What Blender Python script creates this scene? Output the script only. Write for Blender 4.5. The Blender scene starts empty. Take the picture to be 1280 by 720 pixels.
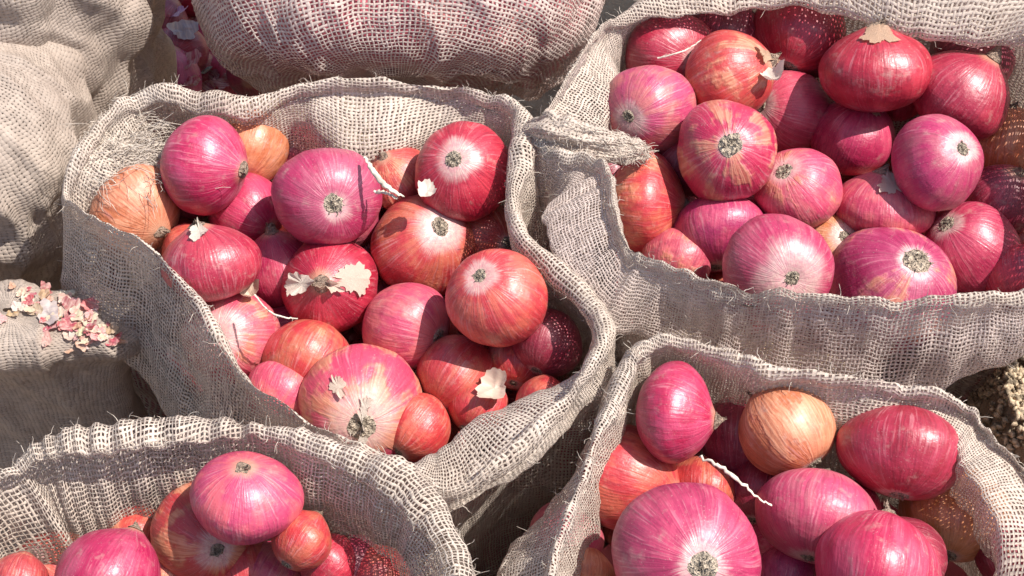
import bpy, bmesh, math, random
import numpy as np
from mathutils import Vector, Matrix, Euler, noise
random.seed(7); np.random.seed(7)
SC = bpy.context.scene; COL = SC.collection
PI = math.pi

# ------------------------------------------------------------------ camera, sky, sun, exposure
PITCH = math.radians(52.0); FPX = 2000.0; DIST = 1.05; ZC = 0.5
FWD = Vector((0, math.cos(PITCH), -math.sin(PITCH)))
RIGHT = Vector((1, 0, 0)); UP = Vector((0, math.sin(PITCH), math.cos(PITCH)))
CAM = Vector((0, 0, ZC)) - FWD * DIST
cd = bpy.data.cameras.new('camera'); cam = bpy.data.objects.new('camera', cd); COL.objects.link(cam)
cam.location = CAM; cam.rotation_euler = Matrix((RIGHT, UP, -FWD)).transposed().to_euler()
cd.sensor_width = 36.0; cd.lens = 36.0 * FPX / 1280.0; cd.clip_start = 0.02; cd.clip_end = 200.0
SC.camera = cam
SUN_DIR = Vector((0.50, 0.0, 0.86)).normalized()
w = bpy.data.worlds.new('World'); SC.world = w; w.use_nodes = True
wn = w.node_tree; bg = wn.nodes['Background']
sky = wn.nodes.new('ShaderNodeTexSky'); sky.sky_type = 'NISHITA'; sky.sun_disc = False
sky.sun_elevation = math.asin(SUN_DIR.z); sky.sun_rotation = math.atan2(SUN_DIR.x, SUN_DIR.y)
sky.dust_density = 2.0
wn.links.new(sky.outputs[0], bg.inputs[0]); bg.inputs[1].default_value = 0.12
sd = bpy.data.lights.new('sun', 'SUN'); sd.energy = 5.0; sd.angle = math.radians(0.5); sd.color = (1.0, 0.955, 0.88)
sun = bpy.data.objects.new('sun', sd); COL.objects.link(sun)
sun.rotation_euler = SUN_DIR.to_track_quat('Z', 'Y').to_euler(); sun.location = (1, 0.2, 3)
SC.view_settings.view_transform = 'Standard'; SC.view_settings.look = 'None'
SC.view_settings.gamma = 1.0; SC.view_settings.use_curve_mapping = False
SC.view_settings.exposure = 0.54
SC.render.film_transparent = False
SC.cycles.max_bounces = 8; SC.cycles.diffuse_bounces = 3; SC.cycles.transparent_max_bounces = 24

# ------------------------------------------------------------------ helpers
def ray(px, py): return FWD + RIGHT * ((px - 640.0) / FPX) + UP * ((360.0 - py) / FPX)
def at_z(px, py, z):
    r = ray(px, py); return CAM + r * ((z - CAM.z) / r.z)
def at_d(px, py, d): return CAM + ray(px, py) * d
def to_px(p):
    v = Vector(p) - CAM; d = v.dot(FWD)
    return 640 + FPX * v.dot(RIGHT) / d, 360 - FPX * v.dot(UP) / d, d
def tag(o, label=None, cat=None, group=None, kind=None):
    if label: o['label'] = label
    if cat: o['category'] = cat
    if group: o['group'] = group
    if kind: o['kind'] = kind
    return o
def link(name, me, mat=None, parent=None):
    o = bpy.data.objects.new(name, me); COL.objects.link(o)
    if mat is not None and not me.materials: me.materials.append(mat)
    if parent is not None: o.parent = parent
    return o
def empty(name, loc=(0, 0, 0)):
    o = bpy.data.objects.new(name, None); COL.objects.link(o); o.location = loc
    o.empty_display_size = 0.02
    return o
def mesh_np(name, V, F, uv=None, smooth=True):
    me = bpy.data.meshes.new(name)
    V = np.asarray(V, dtype=np.float32); F = np.asarray(F, dtype=np.int32)
    k = F.shape[1]
    me.vertices.add(len(V)); me.vertices.foreach_set('co', V.ravel())
    me.loops.add(F.size); me.loops.foreach_set('vertex_index', F.ravel())
    me.polygons.add(len(F)); me.polygons.foreach_set('loop_start', np.arange(len(F), dtype=np.int32) * k)
    me.update(calc_edges=True)
    if smooth: me.polygons.foreach_set('use_smooth', np.ones(len(F), dtype=bool))
    if uv is not None:
        l = me.uv_layers.new(name='UVMap'); l.data.foreach_set('uv', np.asarray(uv, dtype=np.float32)[F.ravel()].ravel())
    me.validate()
    return me
def grid_faces(nr, nc, wrap=False):
    out = []
    m = nc if wrap else nc - 1
    r, c = np.meshgrid(np.arange(nr - 1), np.arange(m), indexing='ij')
    c2 = (c + 1) % nc
    return np.stack([r * nc + c, r * nc + c2, (r + 1) * nc + c2, (r + 1) * nc + c], -1).reshape(-1, 4)
def nz(p, f, s=0.0): return noise.noise(Vector((p[0] * f + s, p[1] * f - s * .7, p[2] * f + s * 1.3)))
class Tubes:                                     # many thin tubes in one mesh
    def __init__(self): self.V = []; self.F = []; self.n = 0
    def add(self, pts, r0, r1=None, sides=3):
        r1 = r0 if r1 is None else r1
        P = [Vector(p) for p in pts]; k = len(P); base = self.n
        for i, p in enumerate(P):
            t = (P[min(i + 1, k - 1)] - P[max(i - 1, 0)])
            if t.length < 1e-9: t = Vector((0, 0, 1))
            t.normalize(); a = t.orthogonal().normalized(); b = t.cross(a)
            r = r0 + (r1 - r0) * i / max(1, k - 1)
            for s in range(sides):
                an = 2 * PI * s / sides
                self.V.append(p + (a * math.cos(an) + b * math.sin(an)) * r)
        for i in range(k - 1):
            for s in range(sides):
                s2 = (s + 1) % sides
                self.F.append((base + i * sides + s, base + i * sides + s2, base + (i + 1) * sides + s2, base + (i + 1) * sides + s))
        self.n += k * sides
    def mesh(self, name): return mesh_np(name, [tuple(v) for v in self.V], self.F)

# ------------------------------------------------------------------ node helper
class N:
    def __init__(self, name):
        self.m = bpy.data.materials.new(name); self.m.use_nodes = True
        self.t = self.m.node_tree; self.t.nodes.clear()
    def node(self, ty, **kw):
        n = self.t.nodes.new(ty)
        for k, v in kw.items(): setattr(n, k, v)
        return n
    def put(self, sock, v):
        if isinstance(v, bpy.types.NodeSocket): self.t.links.new(v, sock)
        elif v is not None: sock.default_value = v
    def math(self, op, a, b=None, c=None, clamp=False):
        n = self.node('ShaderNodeMath', operation=op, use_clamp=clamp)
        self.put(n.inputs[0], a)
        if b is not None: self.put(n.inputs[1], b)
        if c is not None: self.put(n.inputs[2], c)
        return n.outputs[0]
    def vmath(self, op, a, b=None, scale=None):
        n = self.node('ShaderNodeVectorMath', operation=op)
        self.put(n.inputs[0], a)
        if b is not None: self.put(n.inputs[1], b)
        if scale is not None: self.put(n.inputs['Scale'], scale)
        return n.outputs[0]
    def noise(self, vec, scale, detail=2.0, rough=0.5, dist=0.0):
        n = self.node('ShaderNodeTexNoise'); self.put(n.inputs['Vector'], vec)
        self.put(n.inputs['Scale'], scale); self.put(n.inputs['Detail'], detail)
        self.put(n.inputs['Roughness'], rough); self.put(n.inputs['Distortion'], dist)
        return n.outputs['Fac']
    def smooth(self, v, a, b, lo=0.0, hi=1.0):
        n = self.node('ShaderNodeMapRange', interpolation_type='SMOOTHSTEP')
        self.put(n.inputs['Value'], v); self.put(n.inputs['From Min'], a); self.put(n.inputs['From Max'], b)
        self.put(n.inputs['To Min'], lo); self.put(n.inputs['To Max'], hi)
        return n.outputs['Result']
    def mix(self, f, a, b, blend='MIX'):
        n = self.node('ShaderNodeMix', data_type='RGBA', blend_type=blend)
        self.put(n.inputs[0], f); self.put(n.inputs[6], a); self.put(n.inputs[7], b)
        return n.outputs[2]
    def attr(self, name):
        n = self.node('ShaderNodeAttribute', attribute_type='OBJECT', attribute_name=name); return n
    def comb(self, x, y, z):
        n = self.node('ShaderNodeCombineXYZ')
        for i, v in enumerate((x, y, z)): self.put(n.inputs[i], v)
        return n.outputs[0]
    def sep(self, v):
        n = self.node('ShaderNodeSeparateXYZ'); self.put(n.inputs[0], v); return n.outputs
    def bump(self, h, dist, strength=1.0, normal=None):
        n = self.node('ShaderNodeBump'); self.put(n.inputs['Height'], h)
        n.inputs['Distance'].default_value = dist; self.put(n.inputs['Strength'], strength)
        if normal is not None: self.put(n.inputs['Normal'], normal)
        return n.outputs[0]
    def principled(self, color, rough=0.6, normal=None, **kw):
        n = self.node('ShaderNodeBsdfPrincipled'); self.put(n.inputs['Base Color'], color)
        self.put(n.inputs['Roughness'], rough)
        if normal is not None: self.put(n.inputs['Normal'], normal)
        for k, v in kw.items(): self.put(n.inputs[k.replace('_', ' ')], v)
        return n.outputs[0]
    def out(self, s, disp=None):
        o = self.node('ShaderNodeOutputMaterial'); self.t.links.new(s, o.inputs[0]); return self.m

def rgb(*c): return (c[0], c[1], c[2], 1.0)

# ------------------------------------------------------------------ materials
def jute(name, width=0.64, base=(0.60, 0.505, 0.43), dust=0.4, dustcol=(0.45, 0.36, 0.285), seed=0.0):
    n = N(name)
    uv = n.node('ShaderNodeUVMap', uv_map='UVMap').outputs[0]
    obj = n.node('ShaderNodeNewGeometry').outputs['Position']
    d1 = n.node('ShaderNodeTexNoise'); n.put(d1.inputs['Vector'], uv); d1.inputs['Scale'].default_value = 0.16; d1.inputs['Detail'].default_value = 3
    off = n.vmath('SCALE', n.vmath('SUBTRACT', d1.outputs['Color'], (0.5, 0.5, 0.5)), scale=1.9)
    d2 = n.node('ShaderNodeTexNoise'); n.put(d2.inputs['Vector'], uv); d2.inputs['Scale'].default_value = 1.1; d2.inputs['Detail'].default_value = 1
    off2 = n.vmath('SCALE', n.vmath('SUBTRACT', d2.outputs['Color'], (0.5, 0.5, 0.5)), scale=0.28)
    q = n.sep(n.vmath('ADD', n.vmath('ADD', uv, off), off2))
    u, v = q[0], q[1]
    iu, iv = n.math('FLOOR', u), n.math('FLOOR', v)
    fu = n.math('MULTIPLY', n.math('ABSOLUTE', n.math('SUBTRACT', n.math('FRACT', u), 0.5)), 2.0)
    fv = n.math('MULTIPLY', n.math('ABSOLUTE', n.math('SUBTRACT', n.math('FRACT', v), 0.5)), 2.0)
    su = n.noise(n.comb(n.math('MULTIPLY', iu, 3.7), n.math('MULTIPLY', v, 0.22), 1.0 + seed), 1.0, 2)
    sv = n.noise(n.comb(n.math('MULTIPLY', u, 0.22), n.math('MULTIPLY', iv, 3.7), 9.0 + seed), 1.0, 2)
    tight = n.noise(uv, 0.055, 2)                                        # slack and tight areas of the cloth
    wb = n.math('ADD', width, n.math('MULTIPLY', n.math('SUBTRACT', tight, 0.5), -0.42))
    wu = n.math('ADD', wb, n.math('MULTIPLY', n.math('SUBTRACT', su, 0.5), 0.85))
    wv = n.math('ADD', wb, n.math('MULTIPLY', n.math('SUBTRACT', sv, 0.5), 0.85))
    mu = n.smooth(n.math('SUBTRACT', fu, wu), -0.07, 0.07, 1.0, 0.0)
    mv = n.smooth(n.math('SUBTRACT', fv, wv), -0.07, 0.07, 1.0, 0.0)
    alpha = n.math('MAXIMUM', mu, mv)
    pu = n.math('SQRT', n.math('MAXIMUM', n.math('SUBTRACT', 1.0, n.math('POWER', n.math('DIVIDE', fu, wu), 2.0)), 0.0))
    pv = n.math('SQRT', n.math('MAXIMUM', n.math('SUBTRACT', 1.0, n.math('POWER', n.math('DIVIDE', fv, wv), 2.0)), 0.0))
    cu = n.math('COSINE', n.math('MULTIPLY', iu, PI)); cv = n.math('COSINE', n.math('MULTIPLY', iv, PI))
    hu = n.math('ADD', pu, n.math('MULTIPLY', n.math('MULTIPLY', cu, n.math('SINE', n.math('MULTIPLY', v, PI))), 0.5))
    hv = n.math('SUBTRACT', pv, n.math('MULTIPLY', n.math('MULTIPLY', cv, n.math('SINE', n.math('MULTIPLY', u, PI))), 0.5))
    h = n.math('MAXIMUM', n.math('MULTIPLY', hu, mu), n.math('MULTIPLY', hv, mv))
    fib = n.noise(n.comb(n.math('MULTIPLY', u, 3.0), n.math('MULTIPLY', v, 3.0), 0.0), 2.2, 3, 0.7)
    big = n.noise(obj, 11.0, 5, 0.68)
    per = n.math('MAXIMUM', n.math('MULTIPLY', su, mu), n.math('MULTIPLY', sv, mv))
    c0 = n.mix(n.smooth(per, 0.3, 0.75), rgb(*[x * 0.78 for x in base]), rgb(*[min(.75, x * 1.22) for x in base]))
    c1 = n.mix(n.math('MULTIPLY', n.smooth(fib, 0.35, 0.7), 0.55), c0, rgb(*[min(.8, x * 1.35) for x in base]))
    c2 = n.mix(n.math('MULTIPLY', n.smooth(big, 0.42, 0.68), dust), c1, rgb(*dustcol))
    hh = n.math('ADD', h, n.math('MULTIPLY', fib, 0.5))
    nrm = n.bump(hh, 0.0006, 0.75)
    p = n.principled(c2, 0.92, nrm, Specular_IOR_Level=0.15)
    tr = n.node('ShaderNodeBsdfTranslucent'); n.put(tr.inputs[0], c2); n.put(tr.inputs[1], nrm)
    m1 = n.node('ShaderNodeMixShader'); m1.inputs[0].default_value = 0.27
    n.t.links.new(p, m1.inputs[1]); n.t.links.new(tr.outputs[0], m1.inputs[2])
    tp = n.node('ShaderNodeBsdfTransparent')
    m2 = n.node('ShaderNodeMixShader'); n.put(m2.inputs[0], alpha)
    n.t.links.new(tp.outputs[0], m2.inputs[1]); n.t.links.new(m1.outputs[0], m2.inputs[2])
    return n.out(m2.outputs[0])
M_JUTE = jute('jute_cloth', 0.52)
M_JUTE_OPEN = jute('jute_cloth_loose', 0.40, seed=4)
M_JUTE_PINK = jute('jute_cloth_sunbleached', 0.46, base=(0.60, 0.49, 0.44), dust=.25, seed=8)
M_JUTE_DUSTY = jute('jute_cloth_dusty', 0.80, base=(0.48, 0.395, 0.335), dust=0.75, dustcol=(0.36, 0.285, 0.24), seed=2)
M_JUTE_DENSE = jute('jute_cloth_rolled', 0.66, base=(0.56, 0.465, 0.395), dust=.3, seed=6)
def simple(name, c, rough=0.8, var=0.3, scale=60.0, bump=0.0004, trans=0.0, spec=0.3):
    n = N(name); obj = n.node('ShaderNodeTexCoord').outputs['Object']
    f = n.noise(obj, scale, 4, 0.6)
    col = n.mix(n.smooth(f, 0.3, 0.7), rgb(*[x * (1 - var) for x in c]), rgb(*[min(.9, x * (1 + var)) for x in c]))
    nrm = n.bump(f, bump)
    p = n.principled(col, rough, nrm, Specular_IOR_Level=spec)
    if trans:
        t = n.node('ShaderNodeBsdfTranslucent'); n.put(t.inputs[0], col)
        m = n.node('ShaderNodeMixShader'); m.inputs[0].default_value = trans
        n.t.links.new(p, m.inputs[1]); n.t.links.new(t.outputs[0], m.inputs[2]); return n.out(m.outputs[0])
    return n.out(p)
M_FIBRE = simple('jute_fibre', (0.53, 0.455, 0.385), .9, .25, 200)
M_ROOT = simple('dry_roots', (0.54, 0.44, 0.34), .9, .5, 9, 0.02)
M_NECK = simple('dry_neck', (0.68, 0.50, 0.38), .75, .3, 14, 0.02, .2)
M_STRAW = simple('dry_stalk', (0.62, 0.54, 0.44), .8, .3, 180)

def onion_mat():
    n = N('onion_skin')
    p = n.node('ShaderNodeTexCoord').outputs['Object']
    seed = n.attr('seed').outputs['Fac']
    ca = n.attr('col_a').outputs['Color']; cb = n.attr('col_b').outputs['Color']
    pale = n.attr('pale').outputs['Fac']; patch = n.attr('patch').outputs['Fac']; glossy = n.attr('gloss').outputs['Fac']
    s = n.sep(p)
    x, y, z = s[0], s[1], s[2]
    wob = n.math('MULTIPLY', n.math('SUBTRACT', n.noise(n.comb(n.math('ADD', x, seed), y, z), 1.6, 2), 0.5), 0.5)
    xy = n.vmath('NORMALIZE', n.comb(x, y, 0.0))
    xs = n.sep(xy)
    ang = n.comb(n.math('ADD', xs[0], n.math('MULTIPLY', wob, .25)), n.math('ADD', xs[1], n.math('MULTIPLY', wob, .25)), n.math('ADD', n.math('MULTIPLY', z, 0.07), seed))
    st_f = n.noise(ang, 19.0, 1, 0.5)        # fine meridian streaks
    st_m = n.noise(ang, 5.0, 2, 0.55)
    st_v = n.noise(n.vmath('ADD', ang, (3.1, 1.7, 0.4)), 9.0, 1, 0.5)
    pv = n.comb(n.math('ADD', x, seed), n.math('ADD', y, n.math('MULTIPLY', seed, 1.7)), z)
    bl = n.noise(pv, 1.5, 3, 0.55)
    gr = n.noise(pv, 14.0, 3, 0.65)
    # ground colour: two hues in broad patches and streaks
    col = n.mix(n.smooth(n.math('ADD', bl, n.math('MULTIPLY', n.math('SUBTRACT', st_m, .5), 0.5)), 0.40, 0.62), ca, cb)
    # paler streaks between the veins, darker thin veins
    light = n.mix(0.6, col, rgb(0.80, 0.44, 0.46))
    col = n.mix(n.math('MULTIPLY', n.math('MULTIPLY', n.smooth(st_f, 0.52, 0.72), n.smooth(n.noise(n.vmath('ADD', pv, (4, 9, 1)), 1.3, 2), 0.35, 0.65)), 0.42), col, light)
    dark = n.mix(1.0, col, rgb(0.45, 0.34, 0.42), 'MULTIPLY')
    vein = n.smooth(n.math('ABSOLUTE', n.math('SUBTRACT', st_v, 0.5)), 0.0, 0.045, 1.0, 0.0)
    col = n.mix(n.math('MULTIPLY', vein, 0.40), col, dark)
    # dry papery outer skin left on in torn patches
    tear = n.math('ADD', n.math('ADD', bl, n.math('MULTIPLY', n.math('SUBTRACT', gr, 0.5), 0.08)), n.math('MULTIPLY', n.math('SUBTRACT', st_m, 0.5), 0.30))
    pmask = n.smooth(n.math('SUBTRACT', n.math('ADD', tear, n.math('MULTIPLY', patch, 0.42)), 0.82), -0.02, 0.09)
    paper = n.mix(n.smooth(st_f, 0.3, 0.7), rgb(0.44, 0.13, 0.07), rgb(0.62, 0.29, 0.17))
    col = n.mix(n.math('MULTIPLY', pmask, 0.72), col, paper)
    # pale base round the roots, with the streaks running into it
    rad = n.math('SQRT', n.math('ADD', n.math('MULTIPLY', x, x), n.math('MULTIPLY', y, y)))
    rj = n.math('ADD', rad, n.math('MULTIPLY', n.math('SUBTRACT', st_f, 0.5), 0.30))
    rj = n.math('ADD', rj, n.math('MULTIPLY', n.math('SUBTRACT', bl, 0.5), 0.5))
    rmax = n.math('ADD', 0.27, n.math('MULTIPLY', pale, 0.42))
    ring = n.smooth(rj, n.math('MULTIPLY', rmax, 0.55), rmax, 1.0, 0.0)
    ring = n.math('MULTIPLY', ring, n.smooth(z, -0.35, -0.05, 1.0, 0.0))
    col = n.mix(n.math('MULTIPLY', ring, 0.70), col, n.mix(n.smooth(gr, .35, .65), rgb(0.62, 0.47, 0.41), rgb(0.55, 0.32, 0.32)))
    # dry brownish top round the neck
    top = n.math('MULTIPLY', n.smooth(n.math('ADD', rad, n.math('MULTIPLY', n.math('SUBTRACT', st_f, 0.5), 0.22)), 0.14, 0.34, 1.0, 0.0), n.smooth(z, 0.1, 0.4))
    col = n.mix(n.math('MULTIPLY', top, 0.7), col, rgb(0.50, 0.27, 0.17))
    # dusty specks
    spk = n.smooth(n.noise(pv, 34.0, 2, 0.6), 0.66, 0.72)
    col = n.mix(n.math('MULTIPLY', spk, 0.45), col, rgb(0.55, 0.42, 0.36))
    dirt = n.smooth(n.noise(n.vmath('ADD', pv, (7, 2, 5)), 3.2, 4, 0.65), 0.56, 0.75)
    col = n.mix(n.math('MULTIPLY', dirt, 0.42), col, rgb(0.45, 0.30, 0.25))
    h = n.math('ADD', n.math('MULTIPLY', st_f, 0.8), n.math('MULTIPLY', pmask, 0.8))
    h = n.math('ADD', h, n.math('MULTIPLY', gr, 0.25))
    h = n.math('ADD', h, n.math('MULTIPLY', n.noise(pv, 4.5, 3, 0.6), 1.6))
    nrm = n.bump(h, 0.0008, 0.55)
    rough = n.math('ADD', n.math('ADD', n.math('SUBTRACT', 0.57, n.math('MULTIPLY', glossy, 0.16)), n.math('MULTIPLY', pmask, 0.10)), n.math('MULTIPLY', n.math('SUBTRACT', gr, .5), 0.5))
    bs = n.principled(col, rough, nrm, Specular_IOR_Level=0.62, Coat_Weight=n.math('MULTIPLY', glossy, 0.34), Coat_Roughness=0.34)
    return n.out(bs)
M_ONION = onion_mat()

def flake_mat():
    n = N('dry_skin'); p = n.node('ShaderNodeTexCoord').outputs['Object']
    c = n.attr('col_a').outputs['Color']
    f = n.noise(n.vmath('MULTIPLY', p, (400, 60, 60)), 1.0, 3, .6)
    col = n.mix(n.smooth(f, .35, .7), c, n.mix(0.5, c, rgb(.75, .62, .52)))
    pb = n.principled(col, 0.5, n.bump(f, .0004), Specular_IOR_Level=0.5)
    t = n.node('ShaderNodeBsdfTranslucent'); n.put(t.inputs[0], col)
    m = n.node('ShaderNodeMixShader'); m.inputs[0].default_value = 0.3
    n.t.links.new(pb, m.inputs[1]); n.t.links.new(t.outputs[0], m.inputs[2]); return n.out(m.outputs[0])
M_FLAKE = flake_mat()

def inner_mat():
    n = N('onions_behind_weave'); g = n.node('ShaderNodeNewGeometry').outputs['Position']
    v = n.node('ShaderNodeTexVoronoi'); n.put(v.inputs['Vector'], g); v.inputs['Scale'].default_value = 18
    col = n.mix(n.smooth(v.outputs['Color'], 0, 1), rgb(.42, .06, .10), rgb(.55, .17, .17))
    return n.out(n.principled(col, .5))
M_INNER = inner_mat()
def soil_mat():
    n = N('soil'); g = n.node('ShaderNodeNewGeometry').outputs['Position']
    a = n.noise(g, 18, 5, .65); b = n.noise(g, 160, 3, .7)
    c = n.mix(n.smooth(a, .35, .65), rgb(.22, .155, .10), rgb(.36, .27, .18))
    c = n.mix(n.math('MULTIPLY', n.smooth(b, .55, .75), .6), c, rgb(.50, .40, .28))
    return n.out(n.principled(c, .95, n.bump(n.math('ADD', a, n.math('MULTIPLY', b, .4)), .006), Specular_IOR_Level=.2))
M_SOIL = soil_mat()

# ------------------------------------------------------------------ ground
BANK = at_z(1310, 525, .45)
def ground_h(x, y):
    p = (x, y, 0); dx, dy = x - BANK.x, y - BANK.y
    k = math.exp(-((dx - .02) ** 2 / (.20 ** 2) if dx > .02 else (dx - .02) ** 2 / (.09 ** 2)) - (dy / .12) ** 2)
    return .47 * min(1.0, 1.35 * k) + .012 * nz(p, 5) + .008 * nz(p, 19, 3) + .004 * nz(p, 60, 1)
def build_ground():
    k = 280
    xs = np.sinh(np.linspace(-5, 5, k)) / math.sinh(5) * 30
    V = [(xv, yv + .1, ground_h(xv, yv + .1)) for yv in xs for xv in xs]
    o = link('ground', mesh_np('ground', V, grid_faces(k, k)), M_SOIL); tag(o, kind='structure')
build_ground()

# ------------------------------------------------------------------ sacks
PITCH_T = 0.0027
def catmull(P, m, closed):
    P = np.asarray(P, float); n = len(P)
    t = np.linspace(0, n if closed else n - 1, m, endpoint=not closed)
    i = np.floor(t).astype(int)
    if not closed: i = np.minimum(i, n - 2)
    f = (t - i)[:, None]
    g = (lambda k: P[k % n]) if closed else (lambda k: P[np.clip(k, 0, n - 1)])
    p0, p1, p2, p3 = g(i - 1), g(i), g(i + 1), g(i + 2)
    return 0.5 * (2 * p1 + (p2 - p0) * f + (2 * p0 - 5 * p1 + 4 * p2 - p3) * f ** 2 + (3 * p1 - p0 - 3 * p2 + p3) * f ** 3)
def loft(rings, steps, M):
    R = np.stack([catmull(r, M, True) for r in rings])       # ring, col, 3
    nr = len(rings)
    out = []
    for k in range(nr - 1):
        p0, p1, p2, p3 = R[max(k - 1, 0)], R[k], R[k + 1], R[min(k + 2, nr - 1)]
        # limit tangents so short rings near the lip do not overshoot
        d1 = np.linalg.norm(p2 - p1, axis=1)[:, None] + 1e-9
        def lim(t): 
            l = np.linalg.norm(t, axis=1)[:, None] + 1e-9
            return t * np.minimum(1.0, d1 * 1.0 / l)
        t1 = lim((p2 - p0) * .5); t2 = lim((p3 - p1) * .5)
        for s in range(steps[k]):
            f = s / steps[k]
            h00 = 2 * f**3 - 3 * f**2 + 1; h10 = f**3 - 2 * f**2 + f; h01 = -2 * f**3 + 3 * f**2; h11 = f**3 - f**2
            out.append(h00 * p1 + h10 * t1 + h01 * p2 + h11 * t2)
    out.append(R[-1])
    return np.stack(out)
def grid_normals(G):
    du = np.roll(G, -1, 1) - np.roll(G, 1, 1)
    dv = np.gradient(G, axis=0)
    nn = np.cross(du, dv); nn /= (np.linalg.norm(nn, axis=2, keepdims=True) + 1e-12)
    return nn
def weave_uv(G, pitch):
    nr, M = G.shape[:2]
    seg = np.linalg.norm(np.roll(G, -1, 1) - G, axis=2)
    tot = np.median(seg.sum(1)); tot = round(tot / pitch)
    u = np.linspace(0, tot, M, endpoint=False)[None, :].repeat(nr, 0)
    dv = np.linalg.norm(np.diff(G, axis=0), axis=2)
    v = np.concatenate([np.zeros((1, M)), np.cumsum(dv, 0)], 0) / pitch
    vm = v.mean(1, keepdims=True)
    return np.stack([u, 0.5 * v + 0.5 * vm], -1)
def close_grid(G, UV):                 # repeat first column so the uv does not wrap
    G2 = np.concatenate([G, G[:, :1]], 1)
    U2 = UV[:, :1].copy(); 
    du = (UV[0, 1, 0] - UV[0, 0, 0]) * UV.shape[1]
    U2[..., 0] += du
    return G2, np.concatenate([UV, U2], 1)
def cloth_obj(name, G, mat, parent, pitch=PITCH_T):
    UV = weave_uv(G, pitch); G2, U2 = close_grid(G, UV)
    me = mesh_np(name, G2.reshape(-1, 3), grid_faces(G2.shape[0], G2.shape[1]), U2.reshape(-1, 2))
    return link(name, me, mat, parent)

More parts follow.
